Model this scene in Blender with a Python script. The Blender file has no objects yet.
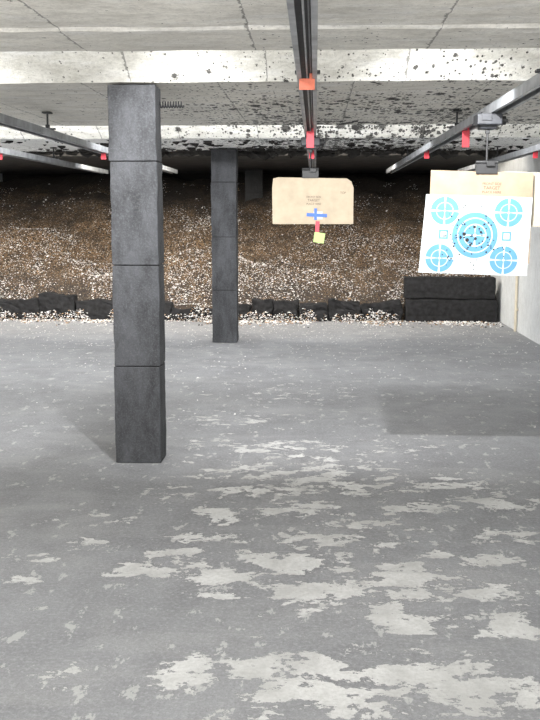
import bpy, bmesh, math, random
from mathutils import Vector, Matrix, noise
random.seed(7)
scene = bpy.context.scene
try:
    scene.view_settings.view_transform = 'Standard'
except Exception:
    pass
COL = scene.collection

# ------------------------------------------------------------------ helpers
def new_mat(name):
    m = bpy.data.materials.new(name); m.use_nodes = True
    nt = m.node_tree
    return m, nt, nt.nodes['Principled BSDF']

def N(nt, t, **kw):
    n = nt.nodes.new(t)
    for k, v in kw.items():
        setattr(n, k, v)
    return n

def ramp(nt, src, stops):
    r = N(nt, 'ShaderNodeValToRGB')
    while len(r.color_ramp.elements) < len(stops):
        r.color_ramp.elements.new(0.5)
    for e, (p, c) in zip(r.color_ramp.elements, stops):
        e.position = p
        e.color = (c, c, c, 1) if isinstance(c, (int, float)) else (*c, 1)
    nt.links.new(src, r.inputs[0])
    return r.outputs[0]

def mix(nt, fac, a, b, mode='MIX'):
    m = N(nt, 'ShaderNodeMix', data_type='RGBA', blend_type=mode)
    for s, v in ((m.inputs[0], fac), (m.inputs[6], a), (m.inputs[7], b)):
        if isinstance(v, bpy.types.NodeSocket):
            nt.links.new(v, s)
        elif isinstance(v, (int, float)):
            s.default_value = v
        else:
            s.default_value = (*v, 1)
    return m.outputs[2]

def math_n(nt, op, a, b=None, clamp=False):
    m = N(nt, 'ShaderNodeMath', operation=op, use_clamp=clamp)
    for s, v in ((m.inputs[0], a), (m.inputs[1], b)):
        if v is None: continue
        if isinstance(v, bpy.types.NodeSocket): nt.links.new(v, s)
        else: s.default_value = v
    return m.outputs[0]

def noise_n(nt, vec, scale, detail=6, rough=.6, dist=0):
    n = N(nt, 'ShaderNodeTexNoise')
    n.inputs['Scale'].default_value = scale
    n.inputs['Detail'].default_value = detail
    n.inputs['Roughness'].default_value = rough
    n.inputs['Distortion'].default_value = dist
    nt.links.new(vec, n.inputs['Vector'])
    return n.outputs['Fac']

def pos(nt, scale=(1, 1, 1)):
    g = N(nt, 'ShaderNodeNewGeometry')
    m = N(nt, 'ShaderNodeMapping')
    m.inputs['Scale'].default_value = scale
    nt.links.new(g.outputs['Position'], m.inputs['Vector'])
    return m.outputs[0]

def bump(nt, bsdf, h, strength=.3, dist=.01):
    b = N(nt, 'ShaderNodeBump')
    b.inputs['Strength'].default_value = strength
    b.inputs['Distance'].default_value = dist
    nt.links.new(h, b.inputs['Height'])
    nt.links.new(b.outputs[0], bsdf.inputs['Normal'])

def simple(name, color, rough=.6, metal=0, var=.15, scale=20, bs=.1):
    m, nt, b = new_mat(name)
    f = noise_n(nt, pos(nt), scale)
    c = mix(nt, ramp(nt, f, [(.35, 0), (.65, 1)]), tuple(max(0, x * (1 - var)) for x in color), tuple(min(1, x * (1 + var)) for x in color))
    nt.links.new(c, b.inputs['Base Color'])
    b.inputs['Roughness'].default_value = rough
    b.inputs['Metallic'].default_value = metal
    if bs: bump(nt, b, f, bs)
    return m

def add_obj(name, mesh, mats=(), parent=None, label=None, category=None, group=None, kind=None, loc=(0, 0, 0)):
    o = bpy.data.objects.new(name, mesh)
    COL.objects.link(o)
    if mesh is not None:
        for m in mats: mesh.materials.append(m)
    o.location = loc
    if parent: o.parent = parent
    if label: o['label'] = label
    if category: o['category'] = category
    if group: o['group'] = group
    if kind: o['kind'] = kind
    return o

def bm_box(bm, c, s, mi=0, bev=0, rot=None):
    r = bmesh.ops.create_cube(bm, size=1)
    vs = r['verts']
    bmesh.ops.scale(bm, vec=s, verts=vs)
    if rot: bmesh.ops.rotate(bm, cent=(0, 0, 0), matrix=rot, verts=vs)
    bmesh.ops.translate(bm, vec=c, verts=vs)
    fs = set(f for v in vs for f in v.link_faces)
    for f in fs: f.material_index = mi
    if bev:
        es = list(set(e for v in vs for e in v.link_edges))
        bmesh.ops.bevel(bm, geom=es, offset=bev, segments=2, affect='EDGES', profile=.5)

def bm_cyl(bm, c, r, h, axis='Z', seg=16, mi=0, r2=None):
    rot = {'Z': Matrix(), 'X': Matrix.Rotation(math.pi / 2, 4, 'Y'), 'Y': Matrix.Rotation(math.pi / 2, 4, 'X')}[axis]
    res = bmesh.ops.create_cone(bm, cap_ends=True, segments=seg, radius1=r, radius2=r if r2 is None else r2, depth=h,
                                matrix=Matrix.Translation(c) @ rot)
    for v in res['verts']:
        for f in v.link_faces: f.material_index = mi

def to_mesh(bm, name):
    me = bpy.data.meshes.new(name)
    bm.normal_update()
    bm.to_mesh(me); bm.free()
    return me

def empty(name, loc, label, category, group=None):
    e = bpy.data.objects.new(name, None)
    e.empty_display_size = .1
    e.location = loc
    COL.objects.link(e)
    e['label'] = label; e['category'] = category
    if group: e['group'] = group
    return e

# ------------------------------------------------------------------ materials
def concrete(name, base, spots=True, dark=.75, streak=.5, seams=True):
    m, nt, b = new_mat(name)
    p = pos(nt)
    n1 = noise_n(nt, p, 1.3, 8, .65)
    n2 = noise_n(nt, pos(nt, (1, 1.6, 1)), 7, 9, .75)
    n3 = noise_n(nt, pos(nt, (.35, 1.6, 1.6)), 5, 6, .7)
    n4 = noise_n(nt, p, 45, 5, .8)
    c = mix(nt, ramp(nt, n1, [(.35, 0), (.65, 1)]), tuple(x * dark for x in base), base)
    c = mix(nt, ramp(nt, n2, [(.45, .0), (.62, streak)]), c, (base[0] * .40, base[1] * .385, base[2] * .35))
    c = mix(nt, ramp(nt, n3, [(.50, .0), (.64, streak)]), c, tuple(min(.88, x * 1.3) for x in base))
    c = mix(nt, ramp(nt, n4, [(.48, .0), (.64, streak)]), c, tuple(x * .42 for x in base))
    sep = N(nt, 'ShaderNodeSeparateXYZ'); nt.links.new(p, sep.inputs[0])
    if seams:
        wob = math_n(nt, 'MULTIPLY', n2, .09)
        xx = math_n(nt, 'ADD', math_n(nt, 'ADD', sep.outputs[0], 0.62 + 7.2), wob)
        bay = math_n(nt, 'MULTIPLY', math_n(nt, 'FLOOR', math_n(nt, 'MULTIPLY', math_n(nt, 'SUBTRACT', sep.outputs[1], 1.67), .217)), .31)
        md = math_n(nt, 'MODULO', math_n(nt, 'ADD', xx, bay), .84)
        seam = math_n(nt, 'LESS_THAN', md, math_n(nt, 'MULTIPLY', ramp(nt, n2, [(.35, 0), (.65, 1)]), .018))
        c = mix(nt, math_n(nt, 'MULTIPLY', seam, .7), c, tuple(x * .15 for x in base))
    if spots:
        far = math_n(nt, 'MULTIPLY', math_n(nt, 'SUBTRACT', sep.outputs[1], 4.2), .22, clamp=True)
        dx = math_n(nt, 'MULTIPLY', math_n(nt, 'ABSOLUTE', math_n(nt, 'SUBTRACT', sep.outputs[0], .4)), .38)
        ctr = math_n(nt, 'MAXIMUM', math_n(nt, 'SUBTRACT', 1.2, dx, clamp=True), .25)
        big = noise_n(nt, p, 1.4, 3)
        gate = math_n(nt, 'MULTIPLY', ramp(nt, big, [(.36, .5), (.56, 1)]), ctr)
        for sc, k0, k1, dn in ((7, .0, .58, .9), (17, .06, .68, .7), (36, .07, .68, .6)):
            v = N(nt, 'ShaderNodeTexVoronoi'); v.inputs['Scale'].default_value = sc
            nt.links.new(pos(nt, (1, .5, 1)), v.inputs['Vector'])
            sc_ = N(nt, 'ShaderNodeSeparateColor'); nt.links.new(v.outputs['Color'], sc_.inputs[0])
            thr = math_n(nt, 'ADD', math_n(nt, 'MULTIPLY', far, k1), k0)
            thr = math_n(nt, 'MULTIPLY', math_n(nt, 'MULTIPLY', thr, gate), sc_.outputs[0])
            sp = math_n(nt, 'LESS_THAN', math_n(nt, 'ADD', v.outputs['Distance'], math_n(nt, 'MULTIPLY', math_n(nt, 'SUBTRACT', n4, .5), dn)), thr)
            c = mix(nt, math_n(nt, 'MULTIPLY', sp, .9), c, (.016, .014, .012))
        s = math_n(nt, 'ADD', math_n(nt, 'MULTIPLY', math_n(nt, 'SUBTRACT', sep.outputs[1], 13.4), .20), math_n(nt, 'MULTIPLY', math_n(nt, 'SUBTRACT', n2, .5), 1.8))
        s = math_n(nt, 'ADD', s, math_n(nt, 'MULTIPLY', ctr, .24))
        c = mix(nt, ramp(nt, s, [(.0, 0), (.06, .95)]), c, (.012, .011, .010))
    nt.links.new(c, b.inputs['Base Color'])
    b.inputs['Roughness'].default_value = .9
    bump(nt, b, n2, .5, .03)
    return m

M_ceil = concrete('ceiling_concrete', (.88, .85, .78), streak=.36)
M_ceil_lit = concrete('lit_ceiling_concrete', (.92, .92, .90), dark=.9, streak=.12)  # paler ceiling copy: light on the far underside put into the colour
M_beam = concrete('beam_concrete', (.78, .765, .705), dark=.80, streak=.40)
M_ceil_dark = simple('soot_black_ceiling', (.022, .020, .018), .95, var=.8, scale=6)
M_wall = concrete('wall_concrete', (.72, .735, .735), spots=False, dark=.88, streak=.2, seams=False)
M_wall_dark = simple('soot_black_wall', (.012, .011, .010), .95)

def floor_mat():
    m, nt, b = new_mat('worn_painted_floor')
    p = pos(nt)
    att = N(nt, 'ShaderNodeAttribute', attribute_name='wear')
    n_low = noise_n(nt, p, .6, 5, .6)
    n_mid = noise_n(nt, pos(nt, (1, .8, 1)), 3, 10, .75, .3)
    n_scuff = noise_n(nt, pos(nt, (.5, 1.2, 1)), 1.6, 10, .75, .6)
    n_edge = noise_n(nt, pos(nt, (.80, 1.05, 1)), 6.8, 15, .72, .2)
    n_fine = noise_n(nt, p, 55, 5, .7)
    n_grit = noise_n(nt, p, 140, 3, .7)
    c = mix(nt, ramp(nt, n_low, [(.35, 0), (.65, 1)]), (.222, .226, .236), (.298, .303, .314))
    c = mix(nt, ramp(nt, n_mid, [(.42, 0), (.62, .7)]), c, (.172, .174, .182))
    c = mix(nt, ramp(nt, n_scuff, [(.50, 0), (.60, .3)]), c, (.36, .36, .36))
    c = mix(nt, ramp(nt, n_fine, [(.47, 0), (.66, .5)]), c, (.40, .405, .412))
    c = mix(nt, ramp(nt, n_grit, [(.50, 0), (.68, .5)]), c, (.11, .112, .118))
    e2 = math_n(nt, 'MULTIPLY', math_n(nt, 'SUBTRACT', n_edge, .5), 2.3)
    w = math_n(nt, 'ADD', att.outputs['Fac'], e2)
    mask = ramp(nt, w, [(.388, 0), (.395, 1)])
    rim = math_n(nt, 'MULTIPLY', ramp(nt, w, [(.35, 0), (.385, .7)]), math_n(nt, 'SUBTRACT', 1.0, mask))
    c = mix(nt, rim, c, (.12, .12, .125))
    wc = mix(nt, ramp(nt, n_mid, [(.4, 0), (.6, 1)]), (.44, .44, .43), (.60, .60, .59))
    wc = mix(nt, ramp(nt, n_fine, [(.45, 0), (.65, .4)]), wc, (.35, .35, .34))
    c = mix(nt, math_n(nt, 'MULTIPLY', mask, .95), c, wc)
    n_ch = noise_n(nt, pos(nt, (1, .5, 1)), 11, 6, .68)
    c = mix(nt, math_n(nt, 'MULTIPLY', ramp(nt, n_ch, [(.60, 0), (.618, 1)]), .65), c, (.48, .48, .47))
    nt.links.new(c, b.inputs['Base Color'])
    nt.links.new(ramp(nt, mask, [(0, .6), (1, .75)]), b.inputs['Roughness'])
    bump(nt, b, math_n(nt, 'SUBTRACT', n_fine, math_n(nt, 'MULTIPLY', mask, .8)), .4, .008)
    return m
M_floor = floor_mat()

def rubber_pad_mat(name, k=1.0):
    m, nt, b = new_mat(name)
    p = pos(nt)
    n1 = noise_n(nt, p, 85, 6, .8)
    n2 = noise_n(nt, pos(nt, (1, 1, .4)), 6, 8, .75)
    c = mix(nt, ramp(nt, n2, [(.38, 0), (.62, 1)]), (.020 * k, .021 * k, .023 * k), (.058 * k, .060 * k, .066 * k))
    c = mix(nt, ramp(nt, n1, [(.48, 0), (.66, .45)]), c, (.11 * k, .112 * k, .12 * k))
    nt.links.new(c, b.inputs['Base Color'])
    b.inputs['Roughness'].default_value = .85
    bump(nt, b, n1, .6, .012)
    return m
M_pad = rubber_pad_mat('black_crumb_rubber_pad')
M_pad_shaded = rubber_pad_mat('shaded_rubber_pad', .3)  # same pad rubber with shade painted in, offsets the berm lamp

def berm_mat():
    m, nt, b = new_mat('rubber_granule_berm')
    p = pos(nt)
    sep = N(nt, 'ShaderNodeSeparateXYZ'); nt.links.new(p, sep.inputs[0])
    n1 = noise_n(nt, p, 70, 6, .8)
    n2 = noise_n(nt, p, .9, 5, .65)
    n3 = noise_n(nt, p, 4, 6, .7)
    v = N(nt, 'ShaderNodeTexVoronoi'); v.inputs['Scale'].default_value = 70
    nt.links.new(p, v.inputs['Vector'])
    c = mix(nt, ramp(nt, n1, [(.38, 0), (.60, 1)]), (.036, .024, .016), (.31, .195, .100))
    c = mix(nt, ramp(nt, n3, [(.44, 0), (.62, .7)]), c, (.038, .027, .019))
    sx = N(nt, 'ShaderNodeSeparateColor'); nt.links.new(v.outputs['Color'], sx.inputs[0])
    c = mix(nt, math_n(nt, 'GREATER_THAN', sx.outputs[0], .92), c, (.50, .45, .39))
    c = mix(nt, math_n(nt, 'LESS_THAN', sx.outputs[1], .30), c, (.018, .013, .010))
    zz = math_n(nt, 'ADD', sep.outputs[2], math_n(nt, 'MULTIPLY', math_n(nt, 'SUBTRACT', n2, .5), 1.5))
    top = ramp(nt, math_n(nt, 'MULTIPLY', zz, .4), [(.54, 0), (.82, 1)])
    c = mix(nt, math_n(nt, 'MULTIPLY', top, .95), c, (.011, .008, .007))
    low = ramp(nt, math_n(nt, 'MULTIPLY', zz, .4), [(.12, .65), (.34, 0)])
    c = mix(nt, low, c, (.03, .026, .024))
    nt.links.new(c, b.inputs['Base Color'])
    b.inputs['Roughness'].default_value = .9
    bump(nt, b, n1, .8, .04)
    return m
M_berm = berm_mat()
M_chip_w = simple('pale_granule', (.74, .73, .72), .8)
M_chip_t = simple('tan_granule', (.38, .25, .145), .8)
M_chip_d = simple('dark_granule', (.014, .012, .010), .8)
M_block = simple('black_rubber_block', (.009, .009, .010), .95, var=.7, scale=14, bs=.5)
M_rail = simple('galvanised_rail', (.30, .31, .325), .45, .3, var=.3, scale=8)
M_rail_d = simple('dark_rail_inside', (.075, .078, .082), .6, .2)
M_cable = simple('steel_cable', (.50, .50, .51), .4, .4)
M_black = simple('black_steel', (.015, .015, .016), .5)
M_grey = simple('grey_housing', (.030, .032, .038), .5, var=.4)
M_orange = simple('orange_plastic', (.62, .15, .08), .5, var=.15)
M_red = simple('red_plastic', (.60, .04, .06), .5, var=.05)
M_card = simple('brown_cardboard', (.32, .24, .165), .85, var=.10, scale=12, bs=.05)
M_card2 = simple('pale_tan_cardboard', (.46, .385, .285), .85, var=.08, scale=12, bs=.05)
M_cream = simple('pale_cardboard', (.44, .40, .32), .85, var=.06, bs=.05)
M_paper = simple('target_paper', (.45, .49, .50), .7, var=.04, scale=5, bs=.03)
M_blue = simple('blue_ink', (.080, .235, .37), .6, var=.05, bs=0)
M_ink = simple('black_ink', (.012, .012, .012), .7, bs=0)
M_print = simple('faded_print', (.11, .08, .06), .8, bs=0)
M_tape = simple('blue_tape', (.045, .14, .50), .5, var=.05)
M_neon = simple('neon_sticker', (.42, .62, .20), .5, var=.05)
M_pink = simple('red_strip', (.62, .05, .08), .5, var=.05)
M_white = simple('white_paper', (.60, .60, .57), .6, var=.03)
M_beige = simple('beige_conduit', (.58, .52, .40), .5, var=.05)

# ------------------------------------------------------------------ room
XL, XR, Y0, Y1 = -6.4, 2.78, -2.5, 20.5
def tt(py):
    u = (py - 360) / 1000
    return (u + .1459) / (1 - .1459 * u)
wear = []
for (a, b_, ra, rb, amp) in [
    (200, 676, 65, 10, .56), (290, 672, 80, 12, .62), (330, 692, 75, 10, .58), (430, 668, 60, 14, .60), (470, 688, 60, 12, .62),
    (525, 682, 30, 12, .58), (240, 715, 30, 6, .48), (490, 712, 40, 6, .5), (380, 705, 60, 9, .48),
    (135, 572, 34, 8, .60), (175, 556, 34, 8, .5), (225, 577, 60, 7, .56), (290, 562, 60, 8, .58), (330, 590, 60, 9, .60), (400, 575, 50, 10, .60),
    (400, 588, 70, 9, .5), (480, 592, 50, 6, .56), (405, 617, 28, 10, .66), (310, 611, 14, 5, .56), (515, 622, 34, 9, .60), (450, 625, 25, 4, .38),
    (500, 558, 40, 6, .5), (440, 553, 34, 6, .46), (20, 563, 24, 5, .5), (35, 680, 28, 6, .54), (8, 583, 18, 4, .5), (232, 598, 24, 5, .46),
    (215, 516, 40, 6, .46), (290, 508, 50, 7, .46), (360, 522, 50, 8, .48), (420, 507, 50, 6, .46), (270, 490, 60, 7, .44),
    (500, 500, 50, 6, .44), (520, 532, 34, 6, .48), (230, 540, 50, 6, .42), (90, 520, 34, 5, .34), (80, 545, 30, 5, .32),
    (300, 470, 100, 12, .40), (270, 448, 80, 8, .38), (240, 470, 50, 6, .4), (200, 492, 50, 6, .4), (350, 485, 80, 9, .42),
    (330, 540, 70, 7, .44), (450, 480, 80, 8, .36), (230, 420, 70, 7, .30), (400, 445, 80, 7, .28), (270, 640, 40, 6, .25), (20, 612, 20, 4, .3),
    (300, 395, 120, 8, .22), (120, 350, 100, 5, .18), (260, 572, 140, 9, .38), (440, 585, 120, 9, .40), (330, 680, 190, 14, .38)]:
    y = 1.6 / tt(b_); x = (a - 315) / 1000 * y
    rx = ra / 1000 * y
    ry = abs(1.6 / tt(b_ - rb) - 1.6 / tt(b_ + rb)) / 2
    wear.append((x, y, rx, ry, amp))
xs = [XL + (XR - XL) * i / 150 for i in range(151)]
ys = []
yy = Y0
while yy < 16.5:
    ys.append(yy); yy += .05 if 2.4 < yy < 8 else .3
ys.append(16.5)
verts = [(x, y, 0) for y in ys for x in xs]
faces = []
nx = len(xs)
for j in range(len(ys) - 1):
    for i in range(nx - 1):
        a = j * nx + i
        faces.append((a, a + 1, a + 1 + nx, a + nx))
me = bpy.data.meshes.new('floor'); me.from_pydata(verts, [], faces)
at = me.attributes.new('wear', 'FLOAT', 'POINT')
for i, v in enumerate(verts):
    s = 0
    if 2.4 < v[1] < 13:
        for (x, y, rx, ry, amp) in wear:
            q = ((v[0] - x) / (rx * 1.05)) ** 2 + ((v[1] - y) / (ry * 1.2)) ** 2
            if q < 7:
                s = max(s, amp * math.exp(-q * .55))
    at.data[i].value = s
add_obj('floor', me, [M_floor], kind='structure', label='grey painted concrete floor with worn pale patches', category='floor')

def quad_wall(name, pts, mat, label):
    me = bpy.data.meshes.new(name); me.from_pydata(pts, [], [(0, 1, 2, 3)])
    return add_obj(name, me, [mat], kind='structure', label=label, category='wall')
quad_wall('wall_right', [(XR, Y0, 0), (XR, Y1, 0), (XR, Y1, 2.9), (XR, Y0, 2.9)], M_wall, 'pale grey concrete side wall')
quad_wall('wall_left', [(XL, Y0, 0), (XL, Y1, 0), (XL, Y1, 2.9), (XL, Y0, 2.9)], M_wall, 'pale grey concrete side wall')
quad_wall('wall_back', [(XL, Y1, 0), (XR, Y1, 0), (XR, Y1, 2.9), (XL, Y1, 2.9)], M_wall_dark, 'soot-black wall behind the bullet berm')
quad_wall('wall_front', [(XL, Y0, 0), (XR, Y0, 0), (XR, Y0, 2.9), (XL, Y0, 2.9)], M_wall, 'pale concrete wall behind the firing line')

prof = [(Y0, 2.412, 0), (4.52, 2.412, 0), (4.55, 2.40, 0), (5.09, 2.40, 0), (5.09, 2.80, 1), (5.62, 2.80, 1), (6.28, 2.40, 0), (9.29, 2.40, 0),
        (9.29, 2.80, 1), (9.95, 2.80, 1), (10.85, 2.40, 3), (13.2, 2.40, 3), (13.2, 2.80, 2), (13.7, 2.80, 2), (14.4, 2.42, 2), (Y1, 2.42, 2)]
verts = []; faces = []; mis = []
NXC = 60
rngc = random.Random(3)
for k, (y, z, mi) in enumerate(prof):
    for i in range(NXC + 1):
        x = XL + (XR - XL) * i / NXC
        dz = 0; dy = 0
        if 0 < k < len(prof) - 1:
            dz = rngc.uniform(-.003, .003) if z < 2.6 else 0
            dy = noise.noise(Vector((x * 1.7, y, 0))) * .012
        verts.append((x, y + dy, z + dz))
for k in range(len(prof) - 1):
    for i in range(NXC):
        a = k * (NXC + 1) + i
        faces.append((a, a + 1, a + NXC + 2, a + NXC + 1)); mis.append(prof[k][2])
me = bpy.data.meshes.new('ceiling'); me.from_pydata(verts, [], faces)
ce = add_obj('ceiling', me, [M_ceil, M_beam, M_ceil_dark, M_ceil_lit], kind='structure', label='concrete ceiling with recessed light coves', category='ceiling')
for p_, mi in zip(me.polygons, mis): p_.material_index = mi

# conduit on side wall
bm = bmesh.new()
bm_cyl(bm, (0, 0, .72), .018, 1.44, 'Z', 14)
for z in (.3, .8, 1.3): bm_box(bm, (.012, 0, z), (.03, .08, .03), bev=.003)
add_obj('conduit', to_mesh(bm, 'conduit'), [M_beige], label='beige vertical conduit fixed to the side wall', category='conduit', loc=(XR - .03, 13.8, .005))

# ragged rubber lumps stuck along the far ceiling edge
rr = random.Random(21)
bm = bmesh.new()
for _ in range(800):
    x = rr.gauss(-.2, 2.8)
    if not (XL + .1 < x < XR - .1): continue
    y = rr.choice([rr.uniform(13.0, 13.2), rr.uniform(10.9, 13.2), rr.uniform(12.4, 13.2)])
    s = rr.uniform(.012, .055) * (1.4 if y > 12.9 else .7)
    res = bmesh.ops.create_icosphere(bm, subdivisions=1, radius=s, matrix=Matrix.Translation((x, y, 2.40)) @ Matrix.Diagonal((rr.uniform(.8, 2), 1, rr.uniform(.4, 1.4), 1)))
    for v in res['verts']:
        v.co += noise.noise_vector(v.co * 40) * s * .6
        v.co.z = min(v.co.z, 2.401)
add_obj('ceiling_soot_lumps', to_mesh(bm, 'ceiling_soot_lumps'), [M_ceil_dark], label='ragged black rubber lumps stuck along the far ceiling', category='debris', kind='stuff')

# ------------------------------------------------------------------ pillars
def pillar(y, joints, w, lab, dep=.25, mat=None):
    e = empty('pillar', (-1.133, y + dep / 2, 0), lab, 'pillar', 'rubber-clad pillars')
    bm = bmesh.new(); bm_box(bm, (0, 0, 1.195), (w - .02, dep - .02, 2.385))
    add_obj('pillar_core', to_mesh(bm, 'pillar_core'), [M_block], e)
    for z0, z1 in zip(joints[:-1], joints[1:]):
        bm = bmesh.new()
        bmesh.ops.create_cube(bm, size=1)
        bmesh.ops.scale(bm, vec=(w, dep, z1 - z0 - .006), verts=bm.verts)
        bmesh.ops.bevel(bm, geom=list(bm.edges), offset=.003, segments=1, affect='EDGES', profile=.5)
        bmesh.ops.subdivide_edges(bm, edges=[ed for ed in bm.edges if ed.calc_length() > .2], cuts=14, use_grid_fill=True)
        off = random.uniform(0, 50)
        for v in bm.verts:
            n = noise.noise_vector(v.co * 9 + Vector((off, 0, z0)))
            n2 = noise.noise_vector(v.co * 30 + Vector((off, 4, z0)))
            v.co += Vector((n.x, n.y, 0)) * .005 + Vector((n2.x, n2.y, n2.z * .5)) * .003
        bmesh.ops.translate(bm, vec=(random.uniform(-.005, .005), random.uniform(-.003, .003), (z0 + z1) / 2), verts=bm.verts)
        add_obj('rubber_pad', to_mesh(bm, 'rubber_pad'), [mat or M_pad], e)
    return e
pillar(6.28, [0, .635, 1.28, 1.925, 2.39], .295, 'square pillar clad in dark rubber pads, nearest the shooter', .23)
pillar(12.44, [0, .66, 1.32, 1.99, 2.395], .31, 'square pillar clad in dark rubber pads, halfway down the range')
pillar(18.6, [0, .66, 1.32, 1.99, 2.41], .32, 'square pillar with painted-in shade on its pads, rising out of the rubber berm', mat=M_pad_shaded)

# ------------------------------------------------------------------ berm
def berm_z(x, y):
    t = (y - 15.35) / (19.6 - 15.35)
    t = max(0, min(1, t))
    base = .24 + 2.06 * (t ** .82)
    n = noise.noise(Vector((x * .7, y * .9, 3))) * .16 + noise.noise(Vector((x * 2.5, y * 2.5, 9))) * .08
    return min(2.38, base + n * (0.5 + min(1, t * 4) * .8))
bm = bmesh.new()
NX, NY = 180, 100
grid = []
for j in range(NY + 1):
    row = []
    for i in range(NX + 1):
        x = XL + .01 + (XR - XL - .02) * i / NX; y = 15.28 + (20.4 - 15.28) * j / NY
        row.append(bm.verts.new((x, y, berm_z(x, y) + random.uniform(-.012, .012))))
    grid.append(row)
base = [bm.verts.new((v.co.x, 15.28, 0)) for v in grid[0]]
for i in range(NX):
    bm.faces.new((base[i], base[i + 1], grid[0][i + 1], grid[0][i]))
    for j in range(NY):
        bm.faces.new((grid[j][i], grid[j][i + 1], grid[j + 1][i + 1], grid[j + 1][i]))
for f in bm.faces: f.smooth = True
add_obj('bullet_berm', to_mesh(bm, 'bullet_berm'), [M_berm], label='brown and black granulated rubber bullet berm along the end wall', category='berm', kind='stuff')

def chip(verts, faces, mis, c, s, mi):
    k = len(verts)
    R = Matrix.Rotation(random.uniform(0, 6.28), 3, 'Z') @ Matrix.Rotation(random.uniform(-.9, .9), 3, 'X')
    a = random.uniform(.5, 1.4)
    for p in ((-s, -s * a * .6, 0), (s * .9, -s * .5, 0), (s * .7, s * a * .7, 0), (-s * .6, s * .6, 0), (0, 0, s * .7)):
        verts.append(tuple(Vector(c) + R @ Vector(p)))
    for f in ((0, 1, 4), (1, 2, 4), (2, 3, 4), (3, 0, 4), (3, 2, 1, 0)):
        faces.append(tuple(k + q for q in f)); mis.append(mi)
def chips_obj(name, pts, label):
    v, f, m = [], [], []
    for c, s, mi in pts: chip(v, f, m, c, s, mi)
    me = bpy.data.meshes.new(name); me.from_pydata(v, [], f)
    o = add_obj(name, me, [M_chip_w, M_chip_t, M_chip_d], label=label, category='granules', kind='stuff')
    for p_, mi in zip(me.polygons, m): p_.material_index = mi
    return o
pts = []
for _ in range(56000):
    y = 15.3 + 4.0 * random.random() ** 1.3; x = random.uniform(-6.2, XR - .05)
    t = (y - 15.3) / 4.0
    d = noise.noise(Vector((x * .9, y * 1.1, 1))) * 1.2 + noise.noise(Vector((x * 3, y * 3, 7))) * .9 + .58 - t * .72 + (.12 if x < -1.8 else 0)
    if random.random() > max(.02, min(1, d)): continue
    s = random.uniform(.006, .012) * (random.uniform(1.4, 2.2) if random.random() < .13 * (1 - t) else 1)
    r = random.random()
    pw = .70 - .42 * t
    mi = 0 if r < pw else (1 if r < pw + .14 else 2)
    pts.append(((x, y, berm_z(x, y) + .008), s, mi))
chips_obj('berm_granules', pts, 'loose pale and brown rubber granules covering the berm')
pts = []
for _ in range(7000):
    y = 15.05 - abs(random.gauss(0, .30)); x = random.uniform(-6.2, XR - .05)
    k = noise.noise(Vector((x * 1.3, y * .8, 5))) + noise.noise(Vector((x * 5, y, 5))) * .5
    if random.random() > .34 + k * 1.6: continue
    pts.append(((x, y, random.uniform(.003, .012)), random.uniform(.006, .022), 0 if random.random() < .6 else (1 if random.random() < .5 else 2)))
for _ in range(12000):
    x = random.uniform(-6.2, 1.3)
    k = noise.noise(Vector((x * 2.6, 2, 8))) + noise.noise(Vector((x * 9, 5, 8))) * .5
    y = 15.0 - random.random() * .12
    h = .12 + max(0, k) * .26
    z = random.random() ** 2.0 * h
    if random.random() > .45 + k: continue
    pts.append(((x, y, z), random.uniform(.005, .018), 0 if random.random() < .5 else (1 if random.random() < .4 else 2)))
for _ in range(3600):
    y = random.uniform(7, 15)
    if random.random() > ((y - 5.5) / 9.5) ** 1.9: continue
    pts.append(((random.uniform(-5.5, XR - .05), y, .003), random.uniform(.004, .010), 0))
chips_obj('floor_debris', pts, 'scattered pale granules and debris on the concrete floor')

def block(x0, x1, z0, z1, y=15.12, dy=.22, tilt=0, roll=0, amp=.035, lab='rough black rubber block at the foot of the berm'):
    bm = bmesh.new()
    w, h = x1 - x0, z1 - z0
    bm_box(bm, (0, 0, 0), (w, dy, h), bev=min(.015, h * .1))
    bmesh.ops.subdivide_edges(bm, edges=[e for e in bm.edges if e.calc_length() > .1], cuts=7, use_grid_fill=True)
    o_ = Vector((x0 * 3, z0, 4))
    bmesh.ops.rotate(bm, cent=(0, 0, 0), matrix=Matrix.Rotation(roll, 3, 'Y') @ Matrix.Rotation(tilt, 3, 'Z'), verts=bm.verts)
    for v in bm.verts:
        v.co += noise.noise_vector(v.co * 4 + o_) * amp + noise.noise_vector(v.co * 17 + o_) * amp * .5
        if v.co.z < -h / 2: v.co.z = -h / 2
    add_obj('rubber_block', to_mesh(bm, 'rubber_block'), [M_block], label=lab, category='block', group='rubber blocks along the berm foot',
            loc=((x0 + x1) / 2, y, (z0 + z1) / 2))
block(1.36, 2.72, 0, .335, amp=.016, lab='wide black rubber slab on the floor, lower in stack')
block(1.34, 2.68, .345, .67, amp=.016, roll=.008, lab='wide black rubber slab on top of another slab')
x = 1.30
random.seed(12)
while x > -6.0:
    w = random.uniform(.30, .95); h = random.uniform(.18, .34)
    if x < -1.9: h = random.uniform(.22, .44)
    block(x - w, x, 0, h, y=15.12 + random.uniform(-.03, .03), tilt=random.uniform(-.04, .04), roll=random.uniform(-.06, .06), amp=.05)
    x -= w + random.uniform(.01, .04)

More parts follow.
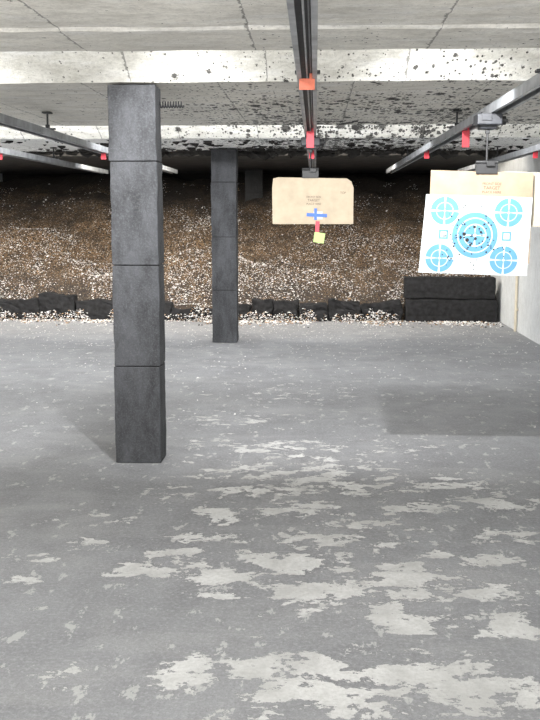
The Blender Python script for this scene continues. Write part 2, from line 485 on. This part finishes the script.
# ------------------------------------------------------------------ rails
def rail_mesh():
    bm = bmesh.new()
    L0, L1 = .6, 15.2
    c = (L0 + L1) / 2; L = L1 - L0
    bm_box(bm, (0, c, .055), (.09, L, .006))
    for s in (-1, 1):
        bm_box(bm, (s * .042, c, .028), (.006, L, .055))
        bm_box(bm, (s * .034, c, .003), (.020, L, .006))
    return to_mesh(bm, 'channel')
RM = rail_mesh()
def cable_mesh(x, z, r):
    bm = bmesh.new()
    bm_cyl(bm, (x, 7.9, z), r, 14.6, 'Y', 8)
    me = to_mesh(bm, 'drive_cable'); me.materials.append(M_cable); return me
CM1 = cable_mesh(0, .018, .004); CM2 = cable_mesh(.016, .035, .003)
RM.materials.append(M_rail)
def inner_mesh():
    bm = bmesh.new(); bm_box(bm, (0, 7.9, .047), (.07, 14.6, .008)); return to_mesh(bm, 'channel_liner')
IM = inner_mesh(); IM.materials.append(M_rail_d)
def hanger_mesh(top):
    bm = bmesh.new()
    h = top - .058
    bm_cyl(bm, (0, 0, .058 + h / 2), .008, h, 'Z', 10)
    bm_box(bm, (0, 0, .066), (.12, .05, .014), bev=.003)
    bm_box(bm, (0, 0, top - .010), (.07, .07, .012), bev=.003)
    bm_cyl(bm, (0, 0, .085), .018, .03, 'Z', 6)
    return to_mesh(bm, 'hanger_rod')
HM = hanger_mesh(.2); HM.materials.append(M_black)
def marker_mesh(w, h, mat):
    bm = bmesh.new()
    bm_box(bm, (0, 0, -h / 2 + .004), (w, .004, h), bev=.001)
    bm_box(bm, (0, .02, .002), (w * .9, .04, .004))
    bm_box(bm, (w * .3, .004, .012), (w * .3, .004, .03))
    me = to_mesh(bm, 'distance_marker'); me.materials.append(mat); return me
MO = marker_mesh(.070, .050, M_orange); MR = marker_mesh(.055, .12, M_red); MR2 = marker_mesh(.05, .06, M_red)
RZ = 2.20
def rail(x, lab, mid=True):
    e = empty('target_rail', (x, 0, RZ), lab, 'rail', 'overhead target rails')
    add_obj('channel', RM, (), e); add_obj('channel_liner', IM, (), e)
    add_obj('drive_cable', CM1, (), e); add_obj('drive_cable', CM2, (), e)
    for y in (1.5, 4.9, 8.0, 12.2):
        add_obj('hanger_rod', HM, (), e, loc=(0, y, 0))
    add_obj('distance_marker', MO, (), e, loc=(0, 4.62, -.002), label='orange distance marker')
    if mid: add_obj('distance_marker', MR, (), e, loc=(0, 7.5, -.002), label='red distance marker')
    add_obj('distance_marker', MR2, (), e, loc=(0, 10.1, -.002), label='small red distance marker')
    return e
rail(-.042, 'grey steel overhead rail carrying the distant cardboard target')
rail(1.09, 'grey steel overhead rail carrying the blue paper target')
rail(2.15, 'grey steel overhead rail beside the side wall', False)
rail(-2.12, 'grey steel overhead rail without a target', False)
rail(-3.17, 'grey steel overhead rail without a target', False)

def carrier(x, y, drop, lab):
    e = empty('target_carrier', (x, y, RZ), lab, 'target carrier', 'target carriers')
    bm = bmesh.new()
    bm_box(bm, (0, 0, -.042), (.15, .16, .066), bev=.008)
    bm_box(bm, (0, .02, -.082), (.10, .11, .025), bev=.006)
    bm_box(bm, (-.02, -.082, -.03), (.06, .01, .04), bev=.002)
    add_obj('housing', to_mesh(bm, 'housing'), [M_grey], e)
    bm = bmesh.new()
    bm_cyl(bm, (.085, 0, -.045), .026, .04, 'X', 20)
    bm_cyl(bm, (.11, 0, -.045), .010, .015, 'X', 12)
    add_obj('motor', to_mesh(bm, 'motor'), [M_black], e)
    for s in (-1, 1):
        bm = bmesh.new()
        bm_cyl(bm, (s * .035, 0, -.004), .010, .012, 'X', 14)
        add_obj('wheel', to_mesh(bm, 'wheel'), [M_black], e)
    bm = bmesh.new(); h = drop - .09
    bm_cyl(bm, (0, 0, -.085 - h / 2), .007, h, 'Z', 10)
    bm_box(bm, (0, 0, -.11), (.025, .025, .025), bev=.003)
    add_obj('hanging_rod', to_mesh(bm, 'hanging_rod'), [M_black], e)
    bm = bmesh.new()
    bm_box(bm, (0, -.014, -drop - .02), (.13, .016, .06), bev=.003)
    bm_box(bm, (0, .022, -drop - .02), (.13, .016, .06), bev=.003)
    bm_cyl(bm, (0, 0, -drop + .02), .012, .13, 'X', 12)
    bm_box(bm, (.02, -.03, -drop + .01), (.05, .02, .03), bev=.002)
    add_obj('spring_clamp', to_mesh(bm, 'spring_clamp'), [M_black], e)
carrier(1.03, 6.2, .31, 'dark motor carrier on rail with black clamp holding cardboard')
carrier(-.042, 8.0, .27, 'small carrier on rail with black clamp holding cardboard')

def text_mesh(s, size):
    cu = bpy.data.curves.new('t', 'FONT'); cu.body = s; cu.size = size; cu.align_x = 'CENTER'; cu.align_y = 'CENTER'
    cu.extrude = .0003
    o = bpy.data.objects.new('t', cu); COL.objects.link(o)
    bpy.context.view_layer.update()
    dg = bpy.context.evaluated_depsgraph_get()
    me = bpy.data.meshes.new_from_object(o.evaluated_get(dg))
    bpy.data.objects.remove(o); me.transform(Matrix.Rotation(math.pi / 2, 4, 'X'))
    me.materials.clear()
    return me

def board(name, outline, th, mat, loc, lab, rot=0, text=None):
    bm = bmesh.new()
    vs = [bm.verts.new((x, 0, z)) for x, z in outline]
    f = bm.faces.new(vs)
    r = bmesh.ops.extrude_face_region(bm, geom=[f])
    bmesh.ops.translate(bm, vec=(0, th, 0), verts=[g for g in r['geom'] if isinstance(g, bmesh.types.BMVert)])
    bmesh.ops.recalc_face_normals(bm, faces=bm.faces)
    o = add_obj(name, to_mesh(bm, name), [mat], label=lab, category='cardboard backer', loc=loc)
    o.rotation_euler = (0, rot, 0)
    if text:
        for s, size, tx, tz in text:
            add_obj('printed_lettering', text_mesh(s, size), [M_print], o, loc=(tx, -.001, tz))
    return o
board('cardboard_backer', [(-.32, -.26), (.30, -.26), (.295, .285), (-.32, .29)], .006, M_card, (1.01, 6.19, 1.567),
      'brown cardboard backer clipped under carrier, printed lettering', rot=math.radians(1.2),
      text=[('FRONT SIDE', .021, .05, .215), ('TARGET', .027, .05, .190), ('PLACE HERE', .021, .05, .165)])
board('cardboard_backer', [(-.15, -.17), (.14, -.17), (.135, .155), (-.15, .16)], .006, M_cream, (1.28, 6.22, 1.695),
      'pale cream cardboard sheet behind brown backer', rot=math.radians(1))
board('cardboard_backer', [(-.315, -.178), (-.31, -.183), (.315, -.183), (.323, -.175), (.322, .10), (.305, .148), (.27, .172), (-.27, .182), (-.31, .172), (-.318, .10)],
      .006, M_card2, (-.025, 7.99, 1.705), 'pale tan cardboard backer with clipped top corners, printed lettering',
      text=[('FRONT SIDE', .021, .01, .028), ('TARGET', .026, .01, .002), ('PLACE HERE', .021, .01, -.026), ('TOP', .024, .24, .06)])

def target():
    bm = bmesh.new()
    yf = -.0016
    f = bm.faces.new([bm.verts.new((x, -.0008, z)) for x, z in [(-.322, .2375), (.318, .2375), (.314, -.2375), (-.345, -.2375)]])
    r = bmesh.ops.extrude_face_region(bm, geom=[f])
    bmesh.ops.translate(bm, vec=(0, .0015, 0), verts=[g for g in r['geom'] if isinstance(g, bmesh.types.BMVert)])
    bmesh.ops.recalc_face_normals(bm, faces=bm.faces)
    def ring(cx, cz, r0, r1, a0=0, a1=2 * math.pi, mi=1, seg=48, y=yf):
        n = max(3, int(seg * (a1 - a0) / (2 * math.pi)))
        prev = None
        for k in range(n + 1):
            a = a0 + (a1 - a0) * k / n
            p = (bm.verts.new((cx + r0 * math.cos(a), y, cz + r0 * math.sin(a))), bm.verts.new((cx + r1 * math.cos(a), y, cz + r1 * math.sin(a))))
            if prev:
                f = bm.faces.new((prev[0], prev[1], p[1], p[0])); f.material_index = mi
            prev = p
    def rect(x0, x1, z0, z1, mi=1, y=yf):
        f = bm.faces.new([bm.verts.new(c) for c in ((x0, y, z0), (x1, y, z0), (x1, y, z1), (x0, y, z1))]); f.material_index = mi
    def quartered(cx, cz, r0, r1, gap):
        for q in range(4):
            ring(cx, cz, r0, r1, q * math.pi / 2 + gap, (q + 1) * math.pi / 2 - gap)
    for cx, cz in ((-.205, .142), (.18, .142), (-.222, -.145), (.167, -.145)):
        quartered(cx, cz, .053, .085, .08)
        quartered(cx, cz, .008, .048, .12)
    ring(-.015, 0, .108, .138)
    ring(-.015, 0, .070, .100)
    quartered(-.015, 0, .010, .063, .12)
    for cx in (-.205, .176):
        rect(cx - .028, cx + .028, .018, .028); rect(cx - .028, cx + .028, -.028, -.018)
        rect(cx - .028, cx - .018, -.018, .018); rect(cx + .018, cx + .028, -.018, .018)
    random.seed(5)
    for _ in range(100):
        hx = random.gauss(-.05, .10); hz = random.gauss(-.03, .09)
        if abs(hx) > .3 or abs(hz) > .22: continue
        ring(hx, hz, 0.0001, random.uniform(.0025, .0058), mi=2, seg=10, y=yf - .0008)
    for hx, hz, r in ((-.08, .005, .011), (-.10, -.015, .008), (-.02, .05, .009), (-.12, .09, .006), (-.14, -.07, .006), (.06, -.1, .006), (.02, .02, .008), (-.04, -.06, .008), (-.06, -.03, .012), (-.01, -.02, .009)):
        ring(hx, hz, .0001, r, mi=2, seg=12, y=yf - .0008)
    o = add_obj('paper_target', to_mesh(bm, 'paper_target'), [M_paper, M_blue, M_ink], label='white paper target with five blue bullseyes and bullet holes',
                category='paper target', loc=(.985, 6.187, 1.472))
    o.rotation_euler = (0, math.radians(1.8), 0)
target()

def stick(name, c, s, mat, parent, lab=None, rot=0):
    bm = bmesh.new(); bm_box(bm, (0, 0, 0), s, bev=.0004)
    o = add_obj(name, to_mesh(bm, name), [mat], parent, loc=c, label=lab); o.rotation_euler = (0, rot, 0)
e = empty('reactive_target', (.01, 7.985, 1.56), 'small aiming sheet with blue tape cross and neon square', 'paper target')
stick('white_sheet', (.01, -.001, .03), (.07, .001, .06), M_white, e)
stick('blue_tape', (.0, -.003, .032), (.16, .001, .026), M_tape, e, 'horizontal blue tape', rot=.05)
stick('blue_tape', (-.01, -.0045, .04), (.022, .001, .09), M_tape, e, 'vertical blue tape')
stick('red_strip', (.004, -.003, -.075), (.032, .001, .12), M_pink, e, 'bright red hanging strip', rot=.05)
stick('neon_square', (.02, -.005, -.145), (.085, .001, .08), M_neon, e, 'neon green square sticker', rot=.15)

bm = bmesh.new()
n, sg = 150, 6
prev = None
for k in range(n + 1):
    a = k / n * 9 * 2 * math.pi
    c = Vector((k / n * .15, .018 * math.cos(a), .018 * math.sin(a)))
    rad = Vector((0, math.cos(a), math.sin(a)))
    ringv = [bm.verts.new(c + (rad * math.cos(q * 2 * math.pi / sg) + Vector((1, 0, 0)) * math.sin(q * 2 * math.pi / sg)) * .0045) for q in range(sg)]
    if prev:
        for q in range(sg):
            bm.faces.new((prev[q], prev[(q + 1) % sg], ringv[(q + 1) % sg], ringv[q]))
    prev = ringv
add_obj('coil_spring', to_mesh(bm, 'coil_spring'), [M_black], label='black coil spring fixed to the side of the pillar', category='spring', loc=(-.985, 6.42, 2.28))

# ------------------------------------------------------------------ lights
def area(name, loc, rot, sx, sy, power, color=(1, 1, 1)):
    l = bpy.data.lights.new(name, 'AREA'); l.shape = 'RECTANGLE'; l.size = sx; l.size_y = sy; l.energy = power; l.color = color
    o = bpy.data.objects.new(name, l); COL.objects.link(o); o.location = loc; o.rotation_euler = rot
    return o
R = math.radians
for x in (-5.2, -3.6, -2.0, -.4, 1.2):
    area('ceiling_lamp', (x, 3.2, 2.38), (R(18), 0, 0), .3, .15, 21, (.99, .995, 1))
area('added_range_fill', (-1.8, -2.3, 1.5), (R(90), 0, 0), 8, 1.2, 50, (.98, .99, 1))  # fill added behind the camera to brighten the range
area('added_ceiling_fill', (-1.8, -1.0, .9), (R(130), 0, 0), 7, .4, 340, (1, .985, .96))  # unseen fill aimed upward, added to lift the ceiling tone
for x, e_ in ((-5.2, 220), (-3.7, 220), (-2.2, 220), (-.74, 240), (.72, 265)):
    l = bpy.data.lights.new('cove_reflector_lamp', 'SPOT'); l.energy = e_; l.spot_size = R(90); l.spot_blend = .8; l.shadow_soft_size = .03
    l.color = (.99, .995, 1)
    o = bpy.data.objects.new('cove_reflector_lamp', l); COL.objects.link(o); o.location = (x, 5.17, 2.47); o.rotation_euler = (R(56), 0, 0)
area('cove_lamp', (-2.2, 5.16, 2.58), (R(82), 0, 0), 8, .12, 42, (1, .99, .96))
area('cove_lamp', (-2.2, 9.36, 2.58), (R(75), 0, 0), 8, .12, 190, (.98, .99, 1))
area('added_floor_fill', (-2.2, 9.7, 2.78), (R(22), 0, 0), 8, .2, 100, (.99, .995, 1))  # extra fills added out of sight in the coves to brighten the floor
area('added_floor_fill', (-2.2, 13.45, 2.78), (R(-8), 0, 0), 8, .2, 110, (.99, .995, 1))
area('berm_lamp', (-2.2, 13.45, 2.5), (R(68), 0, 0), 8, .15, 350, (1, .93, .82))
w = bpy.data.worlds.new('world'); scene.world = w; w.use_nodes = True
w.node_tree.nodes['Background'].inputs[0].default_value = (.8, .85, .9, 1)
w.node_tree.nodes['Background'].inputs[1].default_value = .1

# ------------------------------------------------------------------ camera
cam = bpy.data.cameras.new('camera'); co = bpy.data.objects.new('camera', cam); COL.objects.link(co)
cam.sensor_fit = 'VERTICAL'; cam.sensor_height = 36; cam.lens = 36 * 1000 / 720
co.location = (0, 0, 1.6)
co.rotation_euler = (R(90 - 8.3), 0, R(2.58))
scene.camera = co
